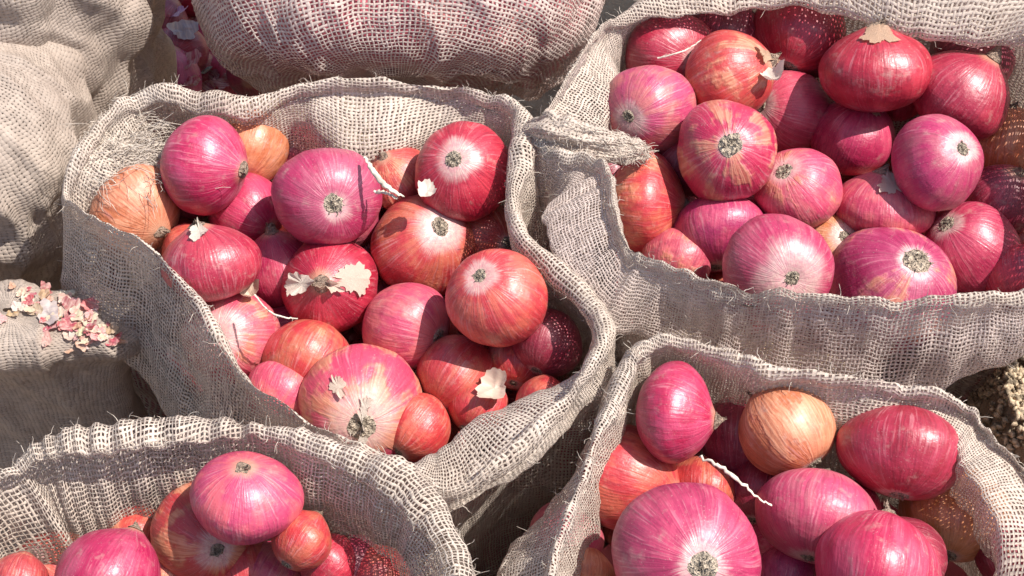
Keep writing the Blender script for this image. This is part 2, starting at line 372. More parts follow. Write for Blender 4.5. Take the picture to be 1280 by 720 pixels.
SACKS = {}
def open_sack(key, stations, label, mat, outmat=None, M=420, bulge=0.02, seed=0.0, wr=1.0, fill_from=True, pitch=PITCH_T, fibres=380):
    """stations: dicts with p=(px,py), z, w roll width, a/b inner run, c/e outer collar, t tuck, bu belly"""
    n = len(stations)
    L = np.array([at_z(s['p'][0], s['p'][1], s.get('z', .54)) for s in stations])
    cen = L.mean(0)
    tn = np.roll(L, -1, 0) - np.roll(L, 1, 0)
    nm = np.stack([tn[:, 1], -tn[:, 0], np.zeros(n)], 1); nm /= np.linalg.norm(nm, axis=1, keepdims=True)
    area = 0.5 * np.sum(L[:, 0] * np.roll(L[:, 1], -1) - np.roll(L[:, 0], -1) * L[:, 1])
    if area < 0: nm = -nm
    nm = (nm + .5 * np.roll(nm, 1, 0) + .5 * np.roll(nm, -1, 0)); nm /= np.linalg.norm(nm, axis=1, keepdims=True)
    up = np.array([0, 0, 1.0])
    g = lambda k, d: np.array([s.get(k, d) for s in stations], float)[:, None]
    W, A, B, Cc, E, T, BU, UC = g('w', .0055), g('a', .008), g('b', .06), g('c', .012), g('e', .07), g('t', 0.0), g('bu', bulge), g('uc', 0.002)
    hz = L[:, 2:3]
    def down_to(P, z): Q = P.copy(); Q[:, 2] = z; return Q
    I2 = L - nm * (A + g('i2', .0)) - up * (B + .14)
    I1 = L - nm * A - up * B
    LD = g('ld', .003)
    I0 = L - nm * (W / 2 - UC) - up * (LD + .007)
    Li = L - nm * W / 2 - up * LD
    Lt = L + up * .003
    Lo = L + nm * W / 2 - up * .003
    X1 = L + nm * (W / 2) - up * .010
    O1 = L + nm * Cc - up * E
    O1b = L + nm * (Cc - T + .004) - up * (E + .022)
    O2 = down_to(L + nm * (Cc - T + BU), .24)
    O3 = down_to(L + nm * (Cc - T + BU * .6), .06)
    O4 = down_to(L + nm * (Cc - T - .02), .004)
    rings = [I2, I1, I0, Li, Lt, Lo, X1, O1, O1b, O2, O3, O4]
    steps = [6, 12, 3, 4, 4, 3, 12, 5, 14, 8, 4]
    # keep the lower walls out of each other's way: nothing else needed below the collar
    G = loft(rings, steps, M)
    NM = grid_normals(G)
    if (NM[-20, :, :2] * (G[-20, :, :2] - cen[:2])).sum() < 0: NM = -NM
    nr = G.shape[0]
    row_lip = sum(steps[:4])
    D = np.zeros((nr, M))
    for r in range(nr):
        dist = abs(r - row_lip); k = min(1.0, dist / 12.0)
        for c in range(M):
            p = G[r, c]
            a = c / M * 2 * PI
            d = 0.0050 * nz(p, 14, seed) * (.6 + .4 * k) + 0.0022 * nz(p, 38, seed + 5)
            gath = noise.noise(Vector((math.cos(a) * 7, math.sin(a) * 7, seed + r * .012)))
            gath2 = noise.noise(Vector((math.cos(a) * 17, math.sin(a) * 17, seed + 3 + r * .02)))
            d += (0.0034 * gath + .0022 * gath2) * k
            d += 0.0007 * nz(p, 150, seed + 2)
            if r > sum(steps[:8]):                      # onions pushing out the lower wall
                q = noise.voronoi(Vector(p) * 17)[0][0]
                d += 0.010 * max(0.0, 1 - (q / .55) ** 2) * min(1, (r - sum(steps[:8])) / 8)
            D[r, c] = d * wr
    G2 = G + NM * D[..., None]
    # wavy, uneven lip
    for c in range(M):
        a = c / M * 2 * PI
        dz = 0.0065 * noise.noise(Vector((math.cos(a) * 9, math.sin(a) * 9, seed + 11))) + .0015 * noise.noise(Vector((math.cos(a) * 30, math.sin(a) * 30, seed + 12)))
        for r in range(sum(steps[:2]), sum(steps[:7])):
            G2[r, c, 2] += dz
    root = empty('open_jute_sack', (float(cen[0]), float(cen[1]), 0.0))
    tag(root, label, 'sack', 'open jute sacks full of red onions')
    inv = np.array([cen[0], cen[1], 0.0])
    ro = sum(steps[:5])                                  # split at the fold: lining and outer cloth
    cloth_obj('sack_lining', G2[:ro + 1] - inv, mat, root, pitch)
    cloth_obj('sack_wall', G2[ro:] - inv, outmat or mat, root, pitch)
    # loose jute fibres standing off the folded edge
    T_ = Tubes()
    rnd = random.Random(int(seed * 10) + 3)
    for i in range(fibres):
        c = rnd.randrange(M); r = row_lip + rnd.randint(-9, 18)
        r = max(0, min(nr - 1, r))
        p = Vector(G2[r, c]) - Vector(inv); nn = Vector(NM[r, c])
        if r < row_lip: nn = -nn if rnd.random() < .2 else nn
        d = (nn + Vector((rnd.gauss(0, .8), rnd.gauss(0, .8), rnd.gauss(.2, .8)))).normalized()
        ln = rnd.uniform(.003, .010); pts = [p]
        for k in range(4):
            p = p + d * ln / 4; d = (d + Vector((rnd.gauss(0, .35), rnd.gauss(0, .35), rnd.gauss(-.05, .35)))).normalized(); pts.append(p)
        T_.add(pts, rnd.uniform(.00016, .0003), .0001)
    f = link('loose_fibre', T_.mesh('loose_fibre'), M_FIBRE, root); tag(f, kind='stuff')
    # the onions that press against the cloth from inside, glimpsed through the weave
    r0 = sum(steps[:8]) + 3; r1 = sum(steps[:10])
    Gi = G2[r0:r1:2, ::2] - NM[r0:r1:2, ::2] * 0.016
    me = mesh_np('onion_fill', (Gi).reshape(-1, 3), grid_faces(Gi.shape[0], Gi.shape[1], True))
    of = link('onion_fill', me, M_INNER)
    tag(of, label.split(',')[0].replace('open jute', 'onions dimly seen through the weave of the') if False else 'red onions dimly seen through the weave of the ' + key + ' sack wall', 'onions', None, 'stuff')
    SACKS[key] = dict(L=L, G=G2, NM=NM, lip=row_lip, steps=steps, root=root, inv=inv)
    return root

def S(px, py, **k): d = dict(p=(px, py)); d.update(k); return d

C_ST = [
 S(80,243,z=.52,c=.012,e=.06,a=.02,bu=-.05), S(100,195,z=.53,a=.03,b=.03), S(130,150,z=.535,a=.028,b=.035), S(168,120,z=.535,w=.012,a=.010,b=.04), S(215,115,z=.535,w=.016,ld=.007,a=-.012,uc=.010,c=.02),
 S(262,122,z=.535,w=.017,ld=.008,a=-.012,uc=.010,c=.022), S(312,127,z=.535,w=.016,ld=.007,a=.0,b=.04,uc=.006,c=.02), S(370,108,z=.538,a=.010,b=.032), S(440,104,z=.54,a=.042,b=.032), S(520,105,z=.54,a=.036,b=.030),
 S(590,114,z=.54,a=.014,b=.03), S(640,131,z=.54,a=.008,b=.03,w=.008), S(655,160,z=.545,w=.014,a=-.004,c=.014), S(649,203,z=.548,w=.014,c=.014,a=-.006), S(640,248,z=.54,w=.008,c=.010,a=-.004),
 S(652,292,z=.538,w=.009,c=.012,a=-.004), S(694,334,z=.535,w=.013,c=.018,a=-.010), S(737,372,z=.535,w=.013,c=.018,a=-.008,bu=-.01), S(758,412,z=.538,w=.011,c=.01,a=.015,bu=-.03), S(740,456,z=.545,w=.008,a=.022,b=.04,bu=-.01,t=.016,e=.03),
 S(704,500,z=.54,w=.006,a=.04,b=.045,bu=-.005,t=.03,c=.006,e=.02), S(648,558,z=.535,w=.006,a=.05,b=.04,bu=-.005,t=.038,c=.005,e=.016), S(566,612,z=.53,w=.006,a=.05,b=.035,bu=-.005,t=.036,c=.005,e=.016), S(510,585,z=.53,w=.007,a=.03,b=.04,bu=-.02), S(440,554,z=.53,bu=0),
 S(377,523,z=.53,bu=.0), S(320,486,z=.53,bu=-.01), S(275,426,z=.53,bu=-.01,c=.022,e=.10), S(245,376,z=.53,e=.11,bu=-.04,c=.026), S(200,320,z=.53,c=.026,e=.12,bu=-.06), S(150,288,z=.525,c=.026,e=.09,bu=-.08), S(105,264,z=.52,c=.026,e=.09,bu=-.08)]
TR_ST = [
 S(676,160,z=.555,w=.009), S(690,128,z=.556,a=.03,b=.03,bu=.06), S(716,88,z=.558,a=.032,b=.03,bu=.07), S(738,50,z=.56,a=.026,b=.03,bu=.07), S(765,26,z=.56,a=.010,b=.03,bu=.06),
 S(805,6,z=.56,a=-.01,b=.045,w=.018,uc=.009,ld=.006,c=.03), S(870,-14,z=.565,b=.05,a=-.03,w=.03,ld=.012,uc=.022,c=.045), S(950,-36,z=.57,b=.06,a=-.035,w=.04,ld=.018,uc=.030,c=.05), S(1040,-46,z=.575,b=.07,a=-.035,w=.05,ld=.024,uc=.036,c=.05), S(1130,-28,z=.58,b=.08,a=-.03,w=.055,ld=.028,uc=.038,c=.045), S(1220,-16,z=.58,b=.08,a=-.03,w=.055,ld=.030,uc=.038,c=.045),
 S(1300,12,z=.575,b=.08,w=.04,ld=.02,uc=.024,a=-.02,c=.035), S(1355,80,z=.58), S(1375,190,z=.57), S(1360,300,z=.56,t=.02,bu=-.06), S(1320,352,z=.555,t=.06,bu=-.08,e=.045,a=.035,i2=.07),
 S(1265,368,z=.555,t=.06,bu=-.08,c=.012,e=.06,a=.03,i2=.07), S(1180,374,z=.553,c=.014,e=.085,t=.035,bu=-.05,a=.02,i2=.04), S(1090,377,z=.552,c=.02,e=.09,bu=-.02,t=.01), S(1000,370,z=.55,c=.02,e=.09,bu=0), S(935,363,z=.55,c=.018,e=.08,bu=-.02),
 S(888,354,z=.55,c=.016,e=.07,bu=-.04), S(840,335,z=.55,c=.02,e=.05,t=.014,bu=-.05), S(802,319,z=.552,c=.032,e=.045,t=.03,bu=-.04), S(779,297,z=.556,c=.036,e=.03,t=.032,bu=-.02), S(767,255,z=.56,c=.042,e=.024,t=.036,bu=-.01),
 S(759,214,z=.562,c=.048,e=.02,t=.042,bu=-.01), S(735,196,z=.56,c=.03,e=.02,t=.03,bu=-.01), S(692,190,z=.556,c=.008,bu=-.01)]
BR_ST = [
 S(839,420,z=.545,w=.010,a=-.004,b=.07,bu=-.02,c=.016), S(800,432,z=.545,w=.012,a=.004,b=.05,bu=-.03), S(782,462,z=.543,w=.012,a=.006,bu=-.04), S(764,505,z=.54,w=.009,bu=-.04), S(744,550,z=.54,w=.006,c=.014,e=.05,t=.01,bu=-.04),
 S(728,600,z=.54,w=.005,c=.022,e=.05,t=.004,bu=-.02), S(708,650,z=.54,w=.005,c=.03,e=.05,t=.004,bu=-.02), S(690,705,z=.54,w=.006,c=.03,e=.05,t=.004,bu=-.02), S(690,780,z=.54,c=.03), S(740,850,z=.54), S(860,890,z=.54), S(1000,900,z=.54), S(1140,890,z=.54), S(1260,850,z=.54),
 S(1330,770,z=.53,a=.03), S(1330,670,z=.525,a=.034,b=.012,i2=-.04), S(1285,590,z=.524,a=.034,b=.002,w=.004,ld=-.003,c=.004,t=.0,bu=-.01,i2=-.034), S(1240,548,z=.528,a=.028,b=.003,w=.004,ld=-.003,c=.006,t=.0,bu=-.01,i2=-.030), S(1210,512,z=.534,a=.024,b=.007,w=.004,ld=-.001,c=.006,t=.0,bu=-.02,i2=-.026), S(1150,488,z=.54,a=.016,b=.02,bu=-.02,i2=-.016),
 S(1060,474,z=.545,a=.012,b=.035,bu=-.02), S(960,458,z=.545,a=-.004,b=.05,bu=-.02,w=.01,c=.016), S(900,436,z=.545,a=-.008,b=.06,bu=-.02,w=.01,c=.018)]
BL_ST = [
 S(-40,640,z=.53), S(15,584,z=.54,w=0.010,uc=.008,a=.03), S(45,562,z=.545,w=0.014,uc=.012,a=.022,b=.055), S(80,552,z=.55,w=0.017,uc=.014,a=.018,b=.06), S(125,546,z=.55,w=0.017,uc=.014,a=.014,b=.06), S(185,538,z=.55,w=0.019,uc=.014,a=.012,b=.05),
 S(245,534,z=.55,w=0.019,uc=.008,a=.012,b=.05), S(310,534,z=.55,w=0.014,uc=.004,a=.012,b=.04), S(370,546,z=.55,w=0.014,a=.014,b=.04), S(430,568,z=.55,w=0.014,a=.016,b=.04), S(490,592,z=.55,w=0.019,a=.016,b=.04,bu=0), S(528,626,z=.55,w=0.022,a=.018,b=.04,bu=-.02),
 S(555,668,z=.548,w=0.019,a=.02,b=.04,bu=-.04), S(570,715,z=.545,w=0.016,a=.02,b=.04,bu=-.05), S(560,790,z=.54,bu=-.04), S(480,850,z=.54), S(330,870,z=.54), S(150,860,z=.54), S(0,820,z=.53), S(-60,730,z=.53)]
open_sack('centre', C_ST, 'open jute sack in the middle, its back flap standing up and left corner frayed', M_JUTE, seed=1.3, fibres=520)
open_sack('upper right', TR_ST, 'large open jute sack at upper right with a pleated folded corner on its left', M_JUTE, M_JUTE_PINK, seed=4.1)
open_sack('lower right', BR_ST, 'open jute sack at lower right with its thin rim shading a dark inner wall', M_JUTE, seed=7.7)
open_sack('lower left', BL_ST, 'open jute sack at lower left with a wide loosely woven folded rim', M_JUTE_OPEN, seed=9.2, pitch=.0030)

# the rolled corner of the upper right sack
def folded_corner():
    """ the gathered ear of cloth where the rim doubles over: thin pleats side by side, following the rim """
    s = SACKS['upper right']; rr = random.Random(12); T_ = Tubes(); n_ = 60
    top = catmull([at_z(*p) for p in [(664,150,.548),(690,140,.565),(722,150,.566),(756,160,.560),(786,170,.548),(806,180,.530)]], n_, False)
    bot = catmull([at_z(*p) for p in [(660,184,.535),(690,198,.545),(724,200,.545),(760,204,.540),(788,204,.532),(806,196,.520)]], n_, False)
    m_ = 70; G = np.zeros((n_, 2 * m_, 3))
    for i in range(n_):
        a, b = Vector(top[i]), Vector(bot[i]); t = (Vector(top[min(i + 1, n_ - 1)]) - Vector(top[max(i - 1, 0)])).normalized()
        ax = b - a; nn = ax.cross(t).normalized()
        if nn.z < 0: nn = -nn
        env = math.sin(PI * min(1, .12 + i / n_ * .88)) ** .4
        for j in range(2 * m_):
            f = j / m_ if j < m_ else 2 - j / m_; side = 1 if j < m_ else -1
            arch = .010 * math.sin(PI * min(max(f, 0), 1)) ** .6
            ph = f * 9 + 3.2 * noise.noise(Vector((i * .045, f * 2, 3))) + i * .05
            pl = .0030 * (abs(math.sin(ph)) ** .7 - .5) + .0042 * noise.noise(Vector((i * .10, f * 4, 1))) + .0008 * noise.noise(Vector((i * .5, f * 26, 8)))
            rag = .003 * noise.noise(Vector((i * .22, side * 2, 5)))
            p = a + ax * f + ax.normalized() * rag * (2 * f - 1) + nn * ((arch + pl) * env if side > 0 else -.003)
            G[i, j] = p
            if side > 0 and rr.random() < .10:
                q = p - Vector(s['inv']); dd = (nn * rr.uniform(.2, 1) + t * rr.gauss(0, 1.5) + Vector((rr.gauss(0, .4), rr.gauss(0, .4), 0))).normalized(); ln = rr.uniform(.003, .010); pts = [q]
                for k in range(4):
                    q = q + dd * ln / 4; dd = (dd + Vector((rr.gauss(0, .4), rr.gauss(0, .4), rr.gauss(-.1, .4)))).normalized(); pts.append(q)
                T_.add(pts, .00026, .00012)
    cloth_obj('folded_corner', G - s['inv'], M_JUTE_DENSE, s['root'], .0028)
    o = link('corner_fibre', T_.mesh('corner_fibre'), M_FIBRE, s['root']); tag(o, kind='stuff')
folded_corner()

def frayed_corner():
    s = SACKS['centre']; T_ = Tubes(); rnd = random.Random(5)
    for i in range(800):
        px = rnd.triangular(92, 220, 160); py = rnd.uniform(122, 236)
        if px + py < 262 or (px > 198 and py < 178): continue
        z = .512 + rnd.uniform(-.014, .012) + max(0, (150 - px)) * .0002
        p = at_z(px, py, z) - Vector(s['inv'])
        fl = 2.2 * noise.noise(Vector((px * .018, py * .018, 2))) - .5
        d = Vector((math.cos(fl) + rnd.gauss(0, .35), math.sin(fl) * .8 + rnd.gauss(0, .35), rnd.gauss(.15, .35))).normalized(); ln = rnd.choice((.012, .02, .03)) * rnd.uniform(.7, 1.3); pts = [p]
        for k in range(7):
            p = p + d * ln / 7; d = (d + Vector((rnd.gauss(0, .28), rnd.gauss(0, .28), rnd.gauss(-.12, .25)))).normalized(); pts.append(p)
        T_.add(pts, rnd.uniform(.0002, .0004), .00015)
    o = link('frayed_corner', T_.mesh('frayed_corner'), M_FIBRE, s['root']); tag(o, kind='stuff')
frayed_corner()

# full sacks standing behind and beside
def full_sack(label, centre, radii, prof, rot=(0, 0, 0), mat=None, lump=0.01, lscale=17, seed=0, wr=1.0, pitch=PITCH_T, M=300, nr=130, inner=True):
    rotm = Euler([math.radians(a) for a in rot]).to_matrix()
    G = np.zeros((nr, M, 3)); pz = np.array(prof, float)
    for r in range(nr):
        t = r / (nr - 1) * (len(pz) - 1); i = min(int(t), len(pz) - 2); f = t - i
        zz, rr = catmull(pz, nr, False)[r] if r == 0 else PF[r]
        if r == 0: PF = catmull(pz, nr, False)
        for c in range(M):
            a = 2 * PI * c / M
            sq = (abs(math.cos(a)) ** 2.6 + abs(math.sin(a)) ** 2.6) ** (-1 / 2.6)
            p = Vector((math.cos(a) * sq * radii[0] * rr, math.sin(a) * sq * radii[1] * rr, zz))
            G[r, c] = rotm @ p + Vector(centre)
    NM = grid_normals(G); cen = np.array(centre)
    if (NM[nr // 2] * (G[nr // 2] - G[nr // 2].mean(0))).sum() < 0: NM = -NM
    D = np.zeros((nr, M))
    for r in range(nr):
        for c in range(M):
            p = G[r, c]; q = noise.voronoi(Vector(p) * lscale)[0][0]
            D[r, c] = lump * max(0, 1 - (q / .55) ** 2) + wr * (.012 * nz(p, 8, seed) + .005 * nz(p, 22, seed + 3) + .0018 * nz(p, 60, seed + 1) + .0006 * nz(p, 150, seed))
            q3 = Vector((p[0] + .25 * p[2], p[1] - .2 * p[2], p[2] * .30))
            wv = .35 * nz(p, 9, seed + 4)
            for fq, am in ((16, .012), (34, .006)):
                fold = nz(q3 + Vector((wv * .1, 0, 0)), fq, seed + 7)
                D[r, c] += wr * am * (max(0, .35 - abs(fold)) ** 1.5) * 3
    G2 = G + NM * D[..., None]
    inv = np.array([centre[0], centre[1], 0.0])
    root = empty('full_jute_sack', tuple(inv)); tag(root, label, 'sack')
    cloth_obj('sack_cloth', G2 - inv, mat, root, pitch)
    if inner:
        Gi = G2[4:-4:3, ::3] - NM[4:-4:3, ::3] * .009
        me = mesh_np('onion_fill', Gi.reshape(-1, 3), grid_faces(Gi.shape[0], Gi.shape[1], True))
        o = link('onion_fill', me, M_INNER); tag(o, 'red onions dimly seen through the weave of the ' + label.split(' with ')[0], 'onions', None, 'stuff')
    return root
pT = at_z(494, 128, .45)
full_sack('bulging full sack lying behind the middle sack, pink onions showing through its weave', (pT.x, pT.y + .018, pT.z), (.160, .105),
          [(.0, .05), (.004, .55), (.018, .80), (.05, .93), (.11, 1.0), (.22, 1.04), (.38, 1.0), (.50, .85), (.58, .5), (.60, .06)], rot=(-58, 0, 0), mat=M_JUTE_PINK, lump=.006, seed=3, pitch=.0033, wr=.8)
full_sack('added full sack behind the upper right sack, out of view, shading the back gap', (.36, .70, 0), (.22, .17),
          [(.0, .7), (.03, .9), (.15, .98), (.35, 1.0), (.52, .95), (.62, .75), (.66, .4), (.67, .05)], mat=M_JUTE_DUSTY, lump=.008, seed=21, pitch=.0034, inner=False, M=160, nr=70)  # extra sack out of frame, added to throw shade into the back gap
pL = at_z(-118, 190, .43)
full_sack('dusty full sack with soft creases at the left edge, beside the frayed sack corner', (pL.x, pL.y, 0), (.130, .10),
          [(.0, .6), (.03, .72), (.15, .74), (.28, .76), (.34, .86), (.40, .98), (.45, 1.0), (.50, .90), (.535, .62), (.55, .3), (.555, .04)], mat=M_JUTE_DUSTY, lump=.005, lscale=15, seed=6, pitch=.0030, inner=False, wr=1.3)
pTL = at_z(2, -8, .47)
full_sack('dusty full sack with lumpy onion shapes pressing through, upper left corner', (pTL.x, pTL.y, 0), (.100, .10),
          [(.0, .6), (.03, .8), (.15, .88), (.32, .90), (.40, .98), (.48, 1.0), (.54, .88), (.59, .6), (.61, .3), (.615, .04)], mat=M_JUTE_DUSTY, lump=.016, lscale=16, seed=11, pitch=.0030, inner=False, wr=1.1)
pB = at_z(14, 396, .447)
full_sack('low slumped sack with onion skins scattered on its sunlit top, at left', (pB.x, pB.y, 0), (.092, .030),
          [(.0, .76), (.03, .76), (.18, .74), (.345, .70), (.400, .80), (.430, 1.0), (.444, .92), (.450, .5), (.452, .04)], mat=M_JUTE_DUSTY, lump=.004, seed=15, pitch=.0026, inner=False, wr=.5)

# ------------------------------------------------------------------ onion meshes
def onion_body(seed, neck=0.10, dip=0.05, lobe=0.02, shoulder=0.0):
    nr, nc = 34, 44; V = []
    for i in range(nr):
        th = PI * (0.012 + 0.976 * i / (nr - 1))
        r = math.sin(th); z = -math.cos(th)
        sg = r ** (.90 + .12 * abs(math.sin(seed * 2)))
        z = math.copysign(abs(z) ** (1.05 if z > 0 else .95), z)
        for j in range(nc):
            a = 2 * PI * j / nc
            k = 1 + lobe * (math.sin(2 * a + seed) * .8 + math.sin(3 * a + seed * 2.1) * .6) * r
            k += .085 * noise.noise(Vector((math.cos(a) * r * 1.1 + seed * 3, math.sin(a) * r * 1.1, z * 1.0)))
            k += .010 * noise.noise(Vector((math.cos(a) * r * 5 + seed * 3, math.sin(a) * r * 5, z * 2)))
            k += .006 * math.sin(a * 11 + 2 * math.sin(seed + a)) * r * (1 - .4 * abs(z))
            zz = z * (1 + shoulder * (1 if z > 0 else 0))
            if z > 0: zz += neck * math.exp(-(r / .26) ** 2)
            else: zz += dip * math.exp(-(r / .2) ** 2)
            V.append((sg * k * math.cos(a) + .05 * zz * math.sin(seed * 5), sg * k * math.sin(a) + .05 * zz * math.cos(seed * 5), zz * (1 + .05 * noise.noise(Vector((math.cos(a) * r + seed, math.sin(a) * r, 5))))))
    return mesh_np('skin', V, grid_faces(nr, nc, True))
BODIES = [onion_body(i * 1.37, nk, dp, lb, sh) for i, (nk, dp, lb, sh) in enumerate([(.10, .05, .018, 0), (.16, .03, .025, .03), (.07, .06, .03, -.04), (.14, .02, .02, .04), (.05, .07, .022, -.02), (.12, .04, .035, .02), (.14, .05, .015, .05)])]
for b in BODIES: b.materials.append(M_ONION)
from mathutils.bvhtree import BVHTree
BVH = [BVHTree.FromPolygons([v.co for v in b.vertices], [tuple(p.vertices) for p in b.polygons]) for b in BODIES]
def pole(b, top):
    vs = [b.vertices[i].co for i in (range(33 * 44, 34 * 44) if top else range(44))]
    return sum(vs, Vector()) / len(vs)
POLES = [(pole(b, True), pole(b, False)) for b in BODIES]
def neck_mesh(seed, ln):
    """ shrivelled papery neck: a pinched, twisted cone that ends in a few torn tips """
    rnd = random.Random(seed); nr, nc = 10, 24; V = []
    bend = (rnd.uniform(-.14, .14), rnd.uniform(-.14, .14))
    for i in range(nr):
        t = i / (nr - 1); r = .15 * (1 - t) ** 1.5 + .034 - .012 * t
        for j in range(nc):
            a = 2 * PI * j / nc; tw = a + t * 1.6
            k = 1 + .22 * math.sin(4 * a + seed) * min(1, t * 2) + .15 * noise.noise(Vector((math.cos(a) * 2, math.sin(a) * 2, t * 3 + seed)))
            tip = .12 * noise.noise(Vector((math.cos(a) * 2.2 + seed, math.sin(a) * 2.2, 4))) + .07 * noise.noise(Vector((math.cos(a) * 6 + seed, math.sin(a) * 6, 9)))
            V.append((r * k * math.cos(tw) + bend[0] * t * t, r * k * math.sin(tw) + bend[1] * t * t, .97 + ln * t + tip * max(0, t - .55) * 2.2))
    me = mesh_np('neck', V, grid_faces(nr, nc, True)); me.materials.append(M_NECK); return me
NECKS = [neck_mesh(3, .26), neck_mesh(8, .16), neck_mesh(14, .40), neck_mesh(21, .22)]
def root_mesh(seed):
    rnd = random.Random(seed); T_ = Tubes()
    nr, nc = 6, 18; V = []
    for i in range(nr):
        t = i / (nr - 1); r = .23 * t + .004
        for j in range(nc):
            a = 2 * PI * j / nc
            V.append((r * math.cos(a) * (1 + rnd.uniform(-.1, .1)), r * math.sin(a) * (1 + rnd.uniform(-.1, .1)), -1.0 + .05 * t * t + rnd.uniform(-.012, .012) + (.02 if i < 2 else 0)))
    F = [tuple(f) for f in grid_faces(nr, nc, True)]
    T_.V = [Vector(v) for v in V]; T_.F = F; T_.n = len(V)
    for k in range(46):
        a = rnd.uniform(0, 2 * PI); r = rnd.uniform(.02, .17); p = Vector((r * math.cos(a), r * math.sin(a), -.97))
        d = Vector((math.cos(a) * rnd.uniform(.2, 1.3), math.sin(a) * rnd.uniform(.2, 1.3), -.7)).normalized(); ln = rnd.uniform(.03, .09); pts = [p]
        for q in range(4):
            p = p + d * ln / 4; d = (d + Vector((rnd.gauss(0, .5), rnd.gauss(0, .5), rnd.gauss(.12, .3)))).normalized(); pts.append(p)
        T_.add(pts, rnd.uniform(.010, .018), .006, 4)
    me = T_.mesh('root_tuft'); me.materials.append(M_ROOT); return me
ROOTS = [root_mesh(2), root_mesh(5), root_mesh(9)]
def flap_mesh(seed, cx, cz, size, lift, bvh, asp=.7):
    """ a torn scrap of dry outer skin, still clinging to a unit onion; centre given as angle cx and height angle cz """
    nr, nc = 9, 60; V = []
    for i in range(nr):
        t = i / (nr - 1)
        for j in range(nc):
            a = 2 * PI * j / nc; ca, sa = math.cos(a), math.sin(a)
            rag = 1 + .6 * noise.noise(Vector((ca * 1.4 + seed, sa * 1.4, 0))) + .32 * noise.noise(Vector((ca * 4 + seed, sa * 4, 3))) + .25 * noise.noise(Vector((ca * 11 + seed, sa * 11, 5)))
            rr = size * t * max(.25, rag); u = cx + rr * ca * asp / max(.35, math.cos(cz)); v = cz + rr * sa * 1.15
            side = max(0.0, noise.noise(Vector((ca * .9 + seed * 2, sa * .9, 7))) + .35)
            h = 1.022 + lift * 1.5 * (t ** 2.4) * side + .006 * noise.noise(Vector((u * 9, v * 9, seed)))
            dd = Vector((math.cos(v) * math.cos(u), math.cos(v) * math.sin(u), math.sin(v)))
            hit = bvh.ray_cast(dd * 3, -dd)[0]; bl_ = hit.length if hit else 1.0
            V.append(tuple(dd * (bl_ * h)))
    me = mesh_np('loose_skin', V, grid_faces(nr, nc, True)); me.materials.append(M_FLAKE); return me

TINT = {  # main colour, second colour, pale, patch, gloss
 'M': ((.38, .014, .062), (.47, .045, .105), .25, .15, .8),
 'C': ((.33, .012, .035), (.43, .03, .06), .2, .2, .8),
 'V': ((.35, .022, .092), (.44, .06, .13), .3, .15, .65),
 'P': ((.46, .05, .105), (.53, .11, .13), .5, .25, .6),
 'R': ((.42, .035, .04), (.50, .10, .065), .4, .45, .6),
 'O': ((.48, .15, .06), (.56, .24, .11), .3, .7, .6),
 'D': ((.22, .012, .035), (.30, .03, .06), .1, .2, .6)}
ONIONS = []   # (centre, radius) of everything placed
def set_skin(o, tint, rnd, **kw):
    a, b, pale, patch, gloss = TINT[tint]
    j = lambda c: [max(.004, x * rnd.uniform(.88, 1.14)) for x in c] + [1.0]
    o['col_a'] = j(a); o['col_b'] = j(b); o['pale'] = float(kw.get('pale', pale * rnd.uniform(.6, 1.3))); o['patch'] = float(kw.get('patch', patch * rnd.uniform(.5, 1.4)))
    o['tint'] = {'M': 'magenta', 'C': 'crimson', 'V': 'violet', 'P': 'pink', 'R': 'red', 'O': 'orange', 'D': 'dark red'}[tint]
    o['gloss'] = float(gloss); o['seed'] = float(rnd.uniform(0, 40))
IDX = [0]
def make_onion(c, R, k, axis, which, tint, label, group, parts=True, flaps=(), **kw):
    """axis: world direction in which the named end (root 'r' or neck 'n') points"""
    IDX[0] += 1; rnd = random.Random(IDX[0] * 13 + 1)
    z = Vector(axis).normalized() * (1 if which == 'n' else -1)
    q = z.to_track_quat('Z', 'Y').to_matrix() @ Matrix.Rotation(rnd.uniform(0, 2 * PI), 3, 'Z')
    mw = Matrix.Translation(c) @ q.to_4x4() @ Matrix.Diagonal((R, R, R * k, 1))
    me = BODIES[IDX[0] % len(BODIES)]
    if not parts:
        o = link('onion', me); o.matrix_world = mw; set_skin(o, tint, rnd, **kw); tag(o, label, 'onion', group); ONIONS.append((Vector(c), R)); return o
    root = empty('onion'); root.matrix_world = mw; tag(root, label, 'onion', group)
    b = link('skin', me, None, root); set_skin(b, tint, rnd, **kw)
    nk = link('neck', NECKS[IDX[0] % 4] if 'neck' not in kw else NECKS[kw['neck']], None, root)
    bi = IDX[0] % len(BODIES); tp, bt = POLES[bi]
    nk.location = tp - Vector((0, 0, 1.02))
    rs = rnd.uniform(.72, 1.08); rt = link('root_tuft', ROOTS[IDX[0] % 3], None, root); rt.scale = (rs, rs * rnd.uniform(.8, 1.1), 1); rt.location = bt + Vector((0, 0, .955)); rt.rotation_euler.z = rnd.uniform(0, 6.28)
    inv = q.transposed()
    for (ox, oy, size, lift, col) in flaps:
        oz = math.sqrt(max(0.05, 1 - ox * ox - oy * oy)); d = (RIGHT * ox + UP * oy - FWD * oz); d = inv @ d; d.z /= k; d.normalize()
        f = link('loose_skin', flap_mesh(IDX[0] * 3.3 + size * 50 + ox, math.atan2(d.y, d.x), math.asin(max(-1, min(1, d.z))), size, lift, BVH[bi]), None, b)
        f['col_a'] = list(col) + [1.0]
    ONIONS.append((Vector(c), R)); return root
CN = {}
CREAM = (.66, .52, .42); TANF = (.55, .33, .20); PINKF = (.62, .28, .27); WHITEF = (.66, .58, .50); CRIM = (.42, .05, .08); GREYV = (.5, .4, .45)
CN.update({CREAM: 'cream', TANF: 'tan', PINKF: 'pink', WHITEF: 'whitish', CRIM: 'crimson', GREYV: 'greyish'})

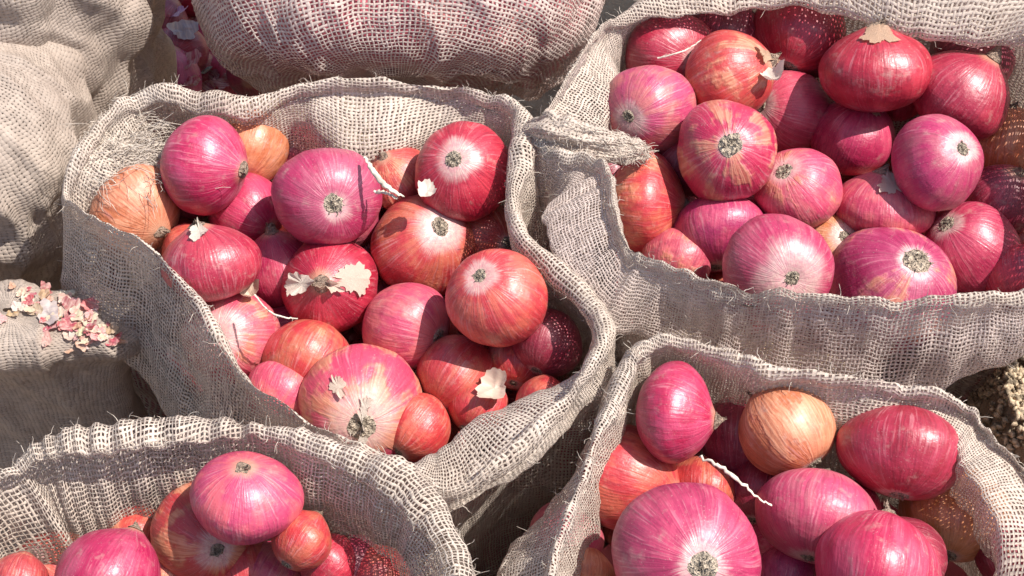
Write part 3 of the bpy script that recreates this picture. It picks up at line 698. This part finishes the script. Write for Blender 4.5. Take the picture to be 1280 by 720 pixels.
def fill_pile(key, z0, rows, group):
    placed = []
    for row in rows:
        px, py, R, k, which, ox, oy, tint, label = row[:9]; kw = row[9] if len(row) > 9 else {}
        d0 = (z0 + kw.pop('dz', 0.0) - CAM.z) / ray(px, py).z
        d = d0
        for it in range(2):
            for (qx, qy, qR, qd) in placed:
                r1 = R * d / FPX * (.5 + .5 * k); r2 = qR * qd / FPX
                l = math.hypot(px - qx, py - qy) * d / FPX; s = (r1 + r2) * .96
                if l < s: d = max(d, qd + math.sqrt(s * s - l * l))
        d = min(d, d0 + .055)
        placed.append((px, py, R * (.5 + .5 * k), d))
        oz = math.sqrt(max(0.0, 1 - ox * ox - oy * oy)); ax = RIGHT * ox + UP * oy - FWD * (oz if not kw.get('away') else -.35)
        if kw.pop('away', 0): kw['neck'] = 1
        make_onion(at_d(px, py, d), R * 1.045 * d / FPX, k, ax, which, tint, label, group, **kw)

C_ROWS = [
 (255,207,58,.84,'n',.93,-.15,'M','glossy magenta onion on its side, topmost at left of the middle sack',{'dz':.012,'pale':.1,'patch':0}),
 (408,246,63,.97,'r',.28,-.26,'V','large pinkish violet onion in the middle sack with its root tuft facing lower right',{'dz':.012,'pale':.25}),
 (580,215,59,.98,'r',-.12,.2,'C','striped crimson onion against the back right wall of the middle sack, root facing up',{'dz':.01,'pale':.55,'patch':.2}),
 (622,373,60,.97,'r',-.38,.46,'R','bright red onion, grey root at upper left, near the right rim of the middle sack',{'dz':.013,'pale':.35,'patch':.25}),
 (531,308,63,.95,'r',.36,.34,'R','red onion with a white ring below its root, centre right of the middle sack',{'dz':.012,'pale':.75,'patch':.35}),
 (412,356,59,.95,'n',-.06,.06,'C','dark crimson onion with torn cream skin flaps round its neck in the middle sack',{'dz':.012,'patch':0,'flaps':[(.52,.12,.36,.05,CREAM),(-.42,.02,.24,.28,WHITEF),(.12,.0,.16,.2,CREAM)]}),
 (507,408,55,.92,'r',.86,-.28,'P','pale pink onion with its root turned right, below the centre of the middle sack',{'dz':.01,'pale':.35,'patch':0}),
 (263,330,58,.76,'n',-.2,.93,'C','squat crimson onion with a white torn neck at the left rim of the middle sack',{'dz':.008,'patch':.1,'pale':.1,'neck':1,'flaps':[(-.15,.78,.2,.12,WHITEF)]}),
 (171,265,56,.80,'n',.72,-.55,'O','orange tan onion in the left corner of the middle sack',{'patch':1.0,'dz':-.012}),
 (452,506,74,.90,'r',.1,-.25,'P','large scruffy pink onion with peeling whitish skin at the front of the middle sack',{'dz':.004,'pale':1.0,'patch':.8,'flaps':[(.15,.0,.16,.05,WHITEF),(.1,-.3,.2,.06,WHITEF),(-.3,.35,.15,.05,CREAM)]}),
 (308,263,45,1.05,'n',.72,-.5,'M','small magenta onion with a pale tip between two larger onions in the middle sack',{'pale':.1,'patch':0}),
 (350,338,48,.95,'n',-.2,.9,'M','magenta onion half hidden behind the crimson onion with cream flaps in the middle sack',{'patch':0}),
 (290,420,57,.90,'r',-.15,.05,'P','coral onion with a white root patch at the left front of the middle sack',{'pale':1.0,'patch':.5}),
 (385,452,56,.84,'n',.35,.75,'R','streaked coral onion left of the scruffy pink onion at the front of the middle sack',{'away':1,'pale':.7,'patch':.4}),
 (572,470,51,.92,'n',.45,.6,'R','orange red onion under the pale pink onion at the front of the middle sack',{'away':1,'patch':.4}),
 (497,222,40,.95,'n',-.4,.6,'R','red onion behind the two dried strips at the back of the middle sack',{}),
 (607,298,46,.95,'r',.6,-.2,'R',"coral red onion wedged behind the bright red one by the middle sack's right rim",{}),
 (684,428,43,.95,'n',.3,.7,'D','dark red onion in the net of shade at the right rim of the middle sack',{'away':1,'dz':-.005}),
 (352,492,44,.90,'n',.2,.5,'P','coral pink onion in the shade of the front rim of the middle sack',{'away':1,}),
 (520,535,42,.95,'n',.4,.5,'R','small bright red onion by the front lip of the middle sack',{'away':1,}),
 (314,184,44,1.0,'n',.2,.8,'O','brownish onion behind the topmost magenta one at the back left of the middle sack',{'away':1,}),
 (366,190,40,.95,'n',.2,.6,'D','dark red onion in shade under the back flap of the middle sack',{'away':1,}),
 (648,450,38,.95,'n',.1,.5,'R','small red onion left of the net shaded one at the right of the middle sack',{'away':1,}),
 (598,508,37,.92,'n',.3,.6,'R','coral onion behind the white papery scrap at the front of the middle sack',{'away':1,}),
 (664,352,42,.95,'n',.5,.4,'C','crimson onion showing as a thin slice under the right rim of the middle sack',{'away':1,}),
]
TR_ROWS = [
 (908,190,61,.97,'r',-.08,.05,'M','magenta onion with an orange lower side and grey root in the upper right sack',{'dz':.015,'pale':.1,'patch':.75}),
 (812,136,54,1.03,'r',-.5,-.3,'P','pale pink onion with a white root by the left rim of the upper right sack',{'dz':.008,'pale':.45,'patch':.0}),
 (912,96,55,.92,'n',.86,.3,'R','orange red onion with peeling skin near the back left of the upper right sack',{'dz':.008,'patch':.7,'flaps':[(.75,.35,.28,.1,TANF)]}),
 (1096,89,67,.72,'n',-.05,.95,'C','wide dark crimson onion at the back of the upper right sack, dry neck on top',{'dz':.012,'patch':.05,'pale':.1,'neck':1,'flaps':[(-.1,.75,.3,.06,TANF)]}),
 (1170,205,57,.95,'r',.42,.3,'V','violet onion with a ragged white root patch, right of centre in the upper right sack',{'dz':.012,'pale':.5,'patch':.0}),
 (1102,260,61,.64,'n',.02,.96,'P','flattened pink onion with ragged top skin, centre of the upper right sack',{'dz':.01,'pale':.2,'patch':.2,'flaps':[(.1,.6,.3,.08,CREAM)]}),
 (972,335,67,.97,'r',.1,-.25,'V','large onion with a broad white root end, front of the upper right sack',{'pale':1.15,'patch':.0,'dz':.004}),
 (1115,362,77,.92,'r',.2,.47,'V','large rough dark pink onion with a brown root, front of the upper right sack',{'pale':.1,'patch':.6,'dz':.0}),
 (1212,312,57,.98,'r',-.66,.5,'M','pink onion with a cream root end at the right front of the upper right sack',{'pale':.4,'patch':0}),
 (998,238,52,.97,'r',-.5,.46,'P','pale coral onion with a cream patch, behind the front row of the upper right sack',{'pale':.6,'patch':.5}),
 (898,292,60,.72,'n',.02,.96,'V','squat violet pink onion below the grey rooted one in the upper right sack',{'away':1,'patch':0,'pale':.2}),
 (1066,170,50,.92,'n',.25,.85,'M','small magenta onion with torn brown skin on top, centre of the upper right sack',{'patch':.1,'neck':1,'flaps':[(.35,.7,.26,.1,TANF)]}),
 (1200,119,61,.82,'n',.55,.75,'C','shiny crimson onion tilted to the right near the back right of the upper right sack',{'patch':0,'pale':.1}),
 (985,141,51,.98,'r',-.78,.1,'P','streaked pale red onion with its root to the left in the upper right sack',{'pale':.5,'patch':.3}),
 (806,255,60,.74,'n',.97,-.1,'R','coral onion lying on its side by the left rim of the upper right sack',{'patch':.6,'pale':.3}),
 (998,42,57,.90,'n',.3,.7,'C','dark crimson onion in the shade of the back flap of the upper right sack',{'away':1,'patch':0}),
 (1256,180,47,.95,'n',0.,.9,'O','brownish red onion with a cream cut neck, right edge of the upper right sack',{'neck':1}),
 (846,326,43,.85,'n',.2,.6,'P','dusty coral onion peeping over the left front rim of the upper right sack',{'away':1,'patch':.6}),
 (836,70,56,.90,'r',.55,-.25,'C',"dark red onion with a wispy root behind the upper right sack's pale pink one",{}),
 (905,42,46,.90,'n',.2,.7,'D','dark onion in the shade at the back left of the upper right sack',{'away':1,}),
 (1215,68,52,.80,'n',.3,.8,'D',"dark onion under the back flap above the upper right sack's shiny crimson onion",{}),
 (1252,250,46,.90,'n',.2,.7,'D','dark purple onion in shade at the right edge of the upper right sack',{}),
 (1045,305,38,.80,'r',.2,.2,'O','cream tan onion wedged deep between the front onions of the upper right sack',{'pale':.9}),
 (1276,350,46,.90,'n',.1,.6,'C','red onion cut off by the right edge, front of the upper right sack',{'away':1,}),
]
BR_ROWS = [
 (858,692,86,.97,'r',.1,.02,'V','largest onion, violet pink with a grey root, front of the lower right sack',{'dz':.012,'pale':.2,'patch':0}),
 (1097,712,77,.94,'n',.3,.8,'M','big smooth magenta onion at the bottom edge of the lower right sack',{'away':1,'dz':.006,'patch':0,'pale':.2}),
 (842,516,61,.73,'n',.97,-.1,'M','upright oval pink onion against the shaded back wall of the lower right sack',{'dz':.012,'patch':.1,'pale':.25}),
 (1022,645,75,.74,'n',.25,.93,'P','wide rosy pink onion half shaded by its neighbour in the lower right sack',{'away':1,'patch':.15,'pale':.3}),
 (1128,566,76,.72,'n',.2,.94,'C','wide striped crimson onion under the right rim of the lower right sack',{'away':1,'patch':.1,'pale':.15}),
 (781,598,63,.93,'n',.9,-.25,'R','orange red onion with a pointed neck by the left rim of the lower right sack',{'patch':.3,'neck':2}),
 (983,538,56,.95,'n',-.5,.72,'O','pale orange onion with a dark crack in its skin in the lower right sack',{'away':1,'patch':1.0}),
 (1194,642,62,.92,'n',.2,.6,'O','brown onion dotted with light through the weave at the right of the lower right sack',{'away':1,'patch':.3}),
 (877,610,43,.90,'n',.1,.8,'R','small orange red onion between the largest and the oval one in the lower right sack',{'away':1,'patch':.2}),
 (925,556,57,.95,'n',.1,.7,'D','dark onion in deep shade behind the loose stalk in the lower right sack',{'away':1,}),
 (709,670,46,.90,'n',.4,.5,'P','pink onion squeezed against the left rim of the lower right sack',{'away':1,'pale':.7}),
 (725,722,44,.85,'n',.2,.8,'O','tan orange onion at the bottom edge by the left rim of the lower right sack',{'away':1,}),
 (985,720,38,.90,'n',.2,.6,'V','small greyish pink onion between two big ones, bottom of the lower right sack',{'away':1,}),
 (952,612,46,.92,'n',.2,.6,'D','dark onion under the loose stalk between the big onions, lower right sack',{'away':1,'away':1,}),
 (1264,692,44,.95,'n',.1,.6,'D','dark red onion in the lower right corner under the folded rim',{'away':1,}),
]
BL_ROWS = [
 (308,621,64,.80,'n',.05,.78,'P','glossy pink onion with pale streaks from its top, highest in the lower left sack',{'dz':.018,'pale':.2,'patch':0}),
 (135,724,62,.95,'n',.3,.7,'M','shiny purple magenta onion at the bottom edge of the lower left sack',{'away':1,'dz':.006,'patch':0,'pale':.1}),
 (254,667,64,.90,'r',.5,-.2,'R','rough orange red onion below the pink one in the lower left sack',{'patch':.8}),
 (377,676,37,.95,'n',.4,.6,'R','small red onion to the right of the pink one in the lower left sack',{'away':1,'patch':.1}),
 (24,728,36,.90,'n',.1,.6,'R','red onion at the left bottom corner of the lower left sack',{'away':1,}),
 (172,668,38,.90,'n',.1,.6,'R','coral onion behind the shiny purple one in the lower left sack',{'away':1,}),
 (338,716,40,.90,'n',.3,.6,'P','pinkish onion at the bottom edge below the highest one in the lower left sack',{'away':1,}),
 (306,712,42,.90,'n',-.2,.6,'R','red onion at the bottom edge left of the pinkish one, lower left sack',{'away':1,'patch':.6}),
 (410,704,36,.92,'n',.4,.5,'C','crimson onion right of the small red one, bottom of the lower left sack',{'away':1,}),
 (212,722,40,.90,'n',.1,.6,'R','coral red onion at the bottom edge beside the purple one, lower left sack',{'away':1,'patch':.5}),
 (470,722,42,.90,'n',.3,.5,'R','red onion tucked against the right rim at the bottom, lower left sack',{'away':1}),
 (436,712,44,.90,'n',.2,.6,'D','dark red onion in the shade of the right rim of the lower left sack',{'away':1,}),
]
def check_walls():
    for key in SACKS:
        sk = SACKS[key]; WALL = sk['G'][sum(sk['steps'][:6])::2, ::3].reshape(-1, 3)
        for o in COL.objects:
            if o.name.startswith('onion') and o.type == 'EMPTY':
                p = np.array(o.matrix_world.translation); R = o.matrix_world.to_scale()[0]; m = np.min(np.linalg.norm(WALL - p, axis=1))
                if m < R: print('POKE', key, o['label'][:50], [int(v) for v in to_px(p)[:2]], round((R - m) * 1000, 1), 'mm')
fill_pile('centre', .505, C_ROWS, 'onions in the middle sack')
fill_pile('upper right', .515, TR_ROWS, 'onions in the upper right sack')
fill_pile('lower right', .505, BR_ROWS, 'onions in the lower right sack')
fill_pile('lower left', .512, BL_ROWS, 'onions in the lower left sack')

check_walls()
# lower layers of onions in each sack; only those the camera can glimpse are kept
FILLERS = []
def inside(p, poly):
    c = False; n = len(poly)
    for i in range(n):
        x1, y1 = poly[i][:2]; x2, y2 = poly[(i + 1) % n][:2]
        if (y1 > p[1]) != (y2 > p[1]) and p[0] < (x2 - x1) * (p[1] - y1) / (y2 - y1) + x1: c = not c
    return c
MAINPX = None
def hides_main(p, R):
    x, y, d = to_px(p)
    for mx, my, md, mr in MAINPX:
        if d < md and math.hypot(x - mx, y - my) < (mr + R * FPX / d) * .72: return True
    return False
def under_layers(key, z0, name):
    sk = SACKS[key]; L = sk['L']; cen = L.mean(0); poly = cen + (L - cen) * .93; WALL = sk['G'][sum(sk['steps'][:6])::2, ::3].reshape(-1, 3); rnd = random.Random(len(key))
    lo, hi = poly.min(0), poly.max(0)
    lab = {'centre': 'red onion lying in shade beneath the top layer of the middle sack'}.get(key, 'red onion lying in shade beneath the top layer of the ' + key + ' sack')
    for layer in range(3):
        zz = z0 - .030 - .040 * layer; y = lo[1]; k = 0
        while y < hi[1]:
            x = lo[0] + (k % 2) * .022
            while x < hi[0]:
                p = Vector((x + rnd.uniform(-.008, .008), y + rnd.uniform(-.008, .008), zz + rnd.uniform(-.008, .008))); R = rnd.uniform(.020, .030)
                qx, qy, _ = to_px(p)
                if inside(p, poly) and not (key == 'centre' and qy > 555) and not (key == 'upper right' and qx > 1120 and qy > 350) and -60 < qx < 1340 and -60 < qy < 790 and all((p - c).length > (R + r) * .70 for c, r in ONIONS) and np.min(np.linalg.norm(WALL - np.array(p), axis=1)) > R * 1.02 and not hides_main(p, R):
                    o = make_onion(p, R, rnd.uniform(.8, 1.0), (rnd.gauss(0, 1), rnd.gauss(0, 1), rnd.gauss(.5, 1)), rnd.choice('nr'), rnd.choice('CDMRRPC'), lab, 'shaded onions of the lower layer, ' + key + ' sack', parts=False)
                    FILLERS.append(o)
                x += .044
            y += .040; k += 1
MAINPX = [(*to_px(c), r * FPX / to_px(c)[2]) for c, r in ONIONS]
for k_, z_ in (('centre', .505), ('upper right', .515), ('lower right', .505), ('lower left', .505)): under_layers(k_, z_, k_)

# loose onions on the ground in the shade between the back sacks, and beside the low sack at left
rnd = random.Random(31)
for i, (px, py) in enumerate([(205,30),(240,22),(282,14),(225,66),(262,58),(300,52),(212,98),(250,100),(288,96),(318,92),(195,62),(330,120),(240,-12),(280,-20),(190,110)]):
    p = at_z(px, py, .035 + (.22 if i % 3 == 0 else .18)); o = make_onion(p, rnd.uniform(.026, .032), .9, (rnd.gauss(0, 1), rnd.gauss(0, 1), 1), 'n', rnd.choice('DDCMV'), 'dark red onion in the shaded heap between the upper left sack and the bulging sack', 'onions in the shaded heap at the back', parts=False); FILLERS.append(o)
for i, (px, py) in enumerate([(70,330),(105,318),(130,345),(92,360),(128,382),(140,322),(150,410),(115,400)]):
    p = at_z(px, py, .27 + .02 * (i % 3)); o = make_onion(p, rnd.uniform(.020, .027), .9, (rnd.gauss(0, 1), rnd.gauss(0, 1), 1), 'n', rnd.choice('DDCV'), 'dark onion in the shaded gap left of the middle sack', 'onions in the shaded gap at left', parts=False); FILLERS.append(o)

# ------------------------------------------------------------------ dry scraps, strips, stalks
bpy.context.view_layer.update(); DG = bpy.context.evaluated_depsgraph_get()
def rest(px, py, lift=.0012):                    # the point of the surface that lies under this bit of litter
    ok, l, nn_, _, _, _ = SC.ray_cast(DG, CAM, ray(px, py).normalized())
    return Vector(l) + Vector((0, 0, lift)) if nn_.z > .45 else None
def scrap(p, size, col, seed, label, group, name='onion_skin_scrap', curl=.28, asp=1.0):
    if p is None: return None
    rnd = random.Random(seed); nr, nc = 6, 30; V = []
    for i in range(nr):
        t = i / (nr - 1)
        for j in range(nc):
            a = 2 * PI * j / nc; ca, sa = math.cos(a), math.sin(a)
            rag = max(.25, 1 + .5 * noise.noise(Vector((ca * 1.2 + seed, sa * 1.2, 0))) + .2 * noise.noise(Vector((ca * 4 + seed, sa * 4, 2))) + .10 * noise.noise(Vector((ca * 10 + seed, sa * 10, 4))))
            x = size * t * rag * ca; y = size * t * rag * sa * asp
            V.append((x, y, curl * (x * x) / size + curl * .5 * y * y / size + .22 * size * noise.noise(Vector((x / size * 2.2, y / size * 2.2, seed))) + .08 * size * noise.noise(Vector((x / size * 6, y / size * 6, seed)))))
    o = link(name, mesh_np(name, V, grid_faces(nr, nc, True)), M_FLAKE)
    o.location = p; o.rotation_euler = (rnd.uniform(-.4, .4), rnd.uniform(-.4, .4), rnd.uniform(0, 6.28)); o['col_a'] = list(col) + [1.0]
    return tag(o, label, 'onion skin', group)
rnd = random.Random(77)
for i in range(80):
    t = rnd.random(); px = 22 + 130 * t + rnd.gauss(0, 14); py = 372 + 50 * t + rnd.gauss(0, 11)
    if i > 50: px = rnd.uniform(55, 150); py = rnd.uniform(392, 440)
    c = rnd.choice([CREAM, PINKF, PINKF, CRIM, TANF, CRIM, CREAM, TANF])
    scrap(rest(px, py, .001 + rnd.uniform(0, .002)), rnd.uniform(.0025, .0062), [x * rnd.uniform(.8, 1.1) for x in c], i + 100, CN[c] + ' scrap of dry onion skin in the litter on the low slumped sack', 'skin scraps on the low sack', asp=rnd.uniform(.35, 1), curl=.12)
for i in range(26):
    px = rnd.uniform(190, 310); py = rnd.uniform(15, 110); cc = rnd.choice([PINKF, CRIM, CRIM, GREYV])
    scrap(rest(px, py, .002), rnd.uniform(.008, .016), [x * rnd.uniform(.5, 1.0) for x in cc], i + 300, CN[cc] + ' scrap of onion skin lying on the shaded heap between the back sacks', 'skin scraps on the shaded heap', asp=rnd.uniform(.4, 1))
for i in range(14):
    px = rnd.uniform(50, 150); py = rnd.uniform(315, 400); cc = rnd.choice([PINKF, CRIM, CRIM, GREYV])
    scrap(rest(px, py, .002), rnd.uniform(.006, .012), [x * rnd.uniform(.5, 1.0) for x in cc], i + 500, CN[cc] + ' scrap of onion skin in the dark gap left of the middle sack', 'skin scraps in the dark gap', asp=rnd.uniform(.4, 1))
scrap(rest(618, 490, .004) or at_z(618, 490, .525), .013, CREAM, 41, 'white papery skin scrap by the right front lip of the middle sack', 'single skin scraps', curl=.9, asp=.7)
scrap(rest(313, 372, .004) or at_z(313, 372, .53), .0085, (.60, .47, .36), 45, 'crumpled cream neck scrap between the onions at left of the middle sack', 'single skin scraps', curl=1.2)
scrap(rest(534, 239, .003) or at_z(534, 239, .54), .006, WHITEF, 47, 'tiny white skin scrap below the striped crimson onion in the middle sack', 'single skin scraps', curl=.6)
scrap(rest(966, 98, .003) or at_z(966, 98, .54), .008, WHITEF, 49, 'small white skin scrap right of the orange red onion in the upper right sack', 'single skin scraps', curl=.9)
def strip(path, width, label, seed, name='dry_leaf_strip', mat=M_STRAW):
    P = catmull([at_z(*p) for p in path], 26, False); V = []
    P = [Vector(q) + Vector((noise.noise(Vector((i * .7, seed, 1))), noise.noise(Vector((i * .7, seed, 5))), noise.noise(Vector((i * .7, seed, 9))))) * .0016 for i, q in enumerate(P)]
    for i in range(26):
        t = Vector(P[min(i + 1, 25)] - P[max(i - 1, 0)]).normalized(); s = t.cross(Vector((0, 0, 1))).normalized(); u = s.cross(t)
        wv = width * (1 - .5 * abs(i / 12.5 - 1) ** 2) * (1 + .3 * noise.noise(Vector((i * .4, seed, 0))))
        for j in range(5):
            x = (j / 4 - .5) * 2; tw = .5 * math.sin(i * .25 + seed)
            V.append(Vector(P[i]) + (s * math.cos(tw) + u * math.sin(tw)) * wv * x + u * (.5 * wv * (1 - x * x) + .0006 * noise.noise(Vector((i * .9, j * 2, seed)))))
    F = grid_faces(26, 5)
    o = link(name, mesh_np(name, [tuple(v) for v in V], F), mat); sm = o.modifiers.new('thick', 'SOLIDIFY'); sm.thickness = .0006
    return tag(o, label, 'dry leaf')
strip([(456,196,.553),(466,213,.556),(482,232,.552),(505,246,.546)], .0019, 'long whitish dried leaf strip beside the pinkish violet onion in the middle sack', 1)
strip([(468,240,.540),(482,241,.545),(496,248,.545)], .0014, 'short whitish dried leaf strip under the longer one in the middle sack', 4)
def stalk(path, r, label, seed):
    P = catmull([at_z(*p) for p in path], 30, False); T_ = Tubes(); rr = random.Random(seed)
    T_.add([Vector(p) + Vector((rr.gauss(0, .00012), rr.gauss(0, .00012), rr.gauss(0, .00012))) for p in P], r, r * .6, 6)
    for k in range(7):
        p = Vector(P[rr.randrange(2, 28)]); d = Vector((rr.gauss(0, 1), rr.gauss(0, 1), rr.gauss(0, 1))).normalized() * rr.uniform(.002, .005)
        T_.add([p, p + d * .5 + Vector((0, 0, .0004)), p + d], r * .3, r * .15)
    o = link('dry_stalk', T_.mesh('dry_stalk'), M_STRAW); return tag(o, label, 'stalk')
tag(strip([(874,571,.536),(893,579,.541),(912,592,.537),(932,608,.53),(950,624,.522),(966,632,.518)], .0012, 'twisted whitish dry stalk lying across the shade in the lower right sack', 3, name='dry_stalk'), cat='stalk')
stalk([(318,368,.525),(335,388,.525),(356,397,.522),(372,398,.518)], .0007, 'thin curved dry rootlet below the crimson flapped onion in the middle sack', 6)
stalk([(822,73,.55),(848,66,.556),(862,60,.556),(876,50,.556)], .0007, 'thin pale dry rootlets above the pale pink onion in the upper right sack', 9)

# husks and grit on the soil beside the lower right sack
def litter():
    T_ = Tubes(); rr = random.Random(9); V = []; F = []
    for i in range(5200):
        px = rr.uniform(1150, 1420); py = rr.uniform(400, 680); p = at_z(px, py, .40); p.z = ground_h(p.x, p.y) + .002
        s = rr.uniform(.0015, .0055); q = Euler((rr.uniform(0, 6), rr.uniform(0, 6), rr.uniform(0, 6))).to_matrix(); b = len(V)
        for x, y, z in ((1, 0, 0), (-.8, .2, .1), (0, .7, -.1), (.1, -.6, .2), (.1, .1, .45), (0, 0, -.4)): V.append(tuple(p + q @ Vector((x, y, z)) * s + Vector((0, 0, .004))))
        for f in ((0, 2, 4), (2, 1, 4), (1, 3, 4), (3, 0, 4), (2, 0, 5), (1, 2, 5), (3, 1, 5), (0, 3, 5)): F.append(tuple(b + k for k in f))
    o = link('soil_litter', mesh_np('soil_litter', V, F, smooth=False), simple('husk_grit', (.40, .31, .21), .9, .7, 260)); tag(o, 'brown grit and husks on the soil right of the lower right sack', 'litter', None, 'stuff')
litter()

# ------------------------------------------------------------------ leave out the lower onions that nothing of the picture shows
bpy.context.view_layer.update()
dg = bpy.context.evaluated_depsgraph_get(); seen = set()
for py in range(0, 720, 4):
    for px in range(0, 1280, 4):
        d = ray(px, py).normalized(); hit, _, _, _, ob, _ = SC.ray_cast(dg, CAM, d)
        if hit: seen.add(ob.name)
KEPT = []
for o in FILLERS:
    if o.name not in seen: bpy.data.objects.remove(o)
    else: KEPT.append(o)
# name each glimpsed lower onion by the named onion it lies nearest to in the picture
MAIN = [(o, to_px(o.matrix_world.translation)) for o in COL.objects if o.type == 'EMPTY' and o.name.startswith('onion')]
used = set()
for o in KEPT:
    gx, gy, _ = to_px(o.matrix_world.translation)
    if 'lower layer' not in o['group']: continue
    m, (mx, my, _) = min(MAIN, key=lambda t: math.hypot(t[1][0] - gx, t[1][1] - gy))
    ref = m['label'].replace(',', ' ').split(' in the ')[0].split(' of the ')[0].split(' at the ')[0].split(' with ')[0].split(' by the ')[0]
    ref = ' '.join(ref.split()[:6])
    side = ('right' if gx > mx else 'left') if abs(gx - mx) > abs(gy - my) else ('below' if gy > my else 'behind')
    place = {'right': 'right of', 'left': 'left of', 'below': 'below', 'behind': 'behind'}[side]
    sack = o['group'].split(', ')[1].replace('centre', 'middle')
    lb = 'shaded ' + o['tint'] + ' onion deep ' + place + ' the ' + ref + ', ' + sack
    o['label'] = ' '.join(lb.split()[:16])
for i, o in enumerate(k for k in KEPT if 'lower layer' not in k['group']):
    o['label'] = o['label'].replace('dark red onion', 'dark ' + o['tint'].replace('dark ', '') + ' onion').replace('dark onion', 'dim ' + o['tint'] + ' onion')
# two alike onions beside the same neighbour: told apart by size
by = {}
for o in KEPT: by.setdefault(o['label'], []).append(o)
for lb, os_ in by.items():
    if len(os_) == 2 and 'deep' in lb:
        os_.sort(key=lambda o: o.scale[0])
        os_[0]['label'] = lb.replace('shaded', 'smaller shaded', 1); os_[1]['label'] = lb.replace('shaded', 'larger shaded', 1)
        for o in os_: o['label'] = ' '.join(o['label'].split()[:16])
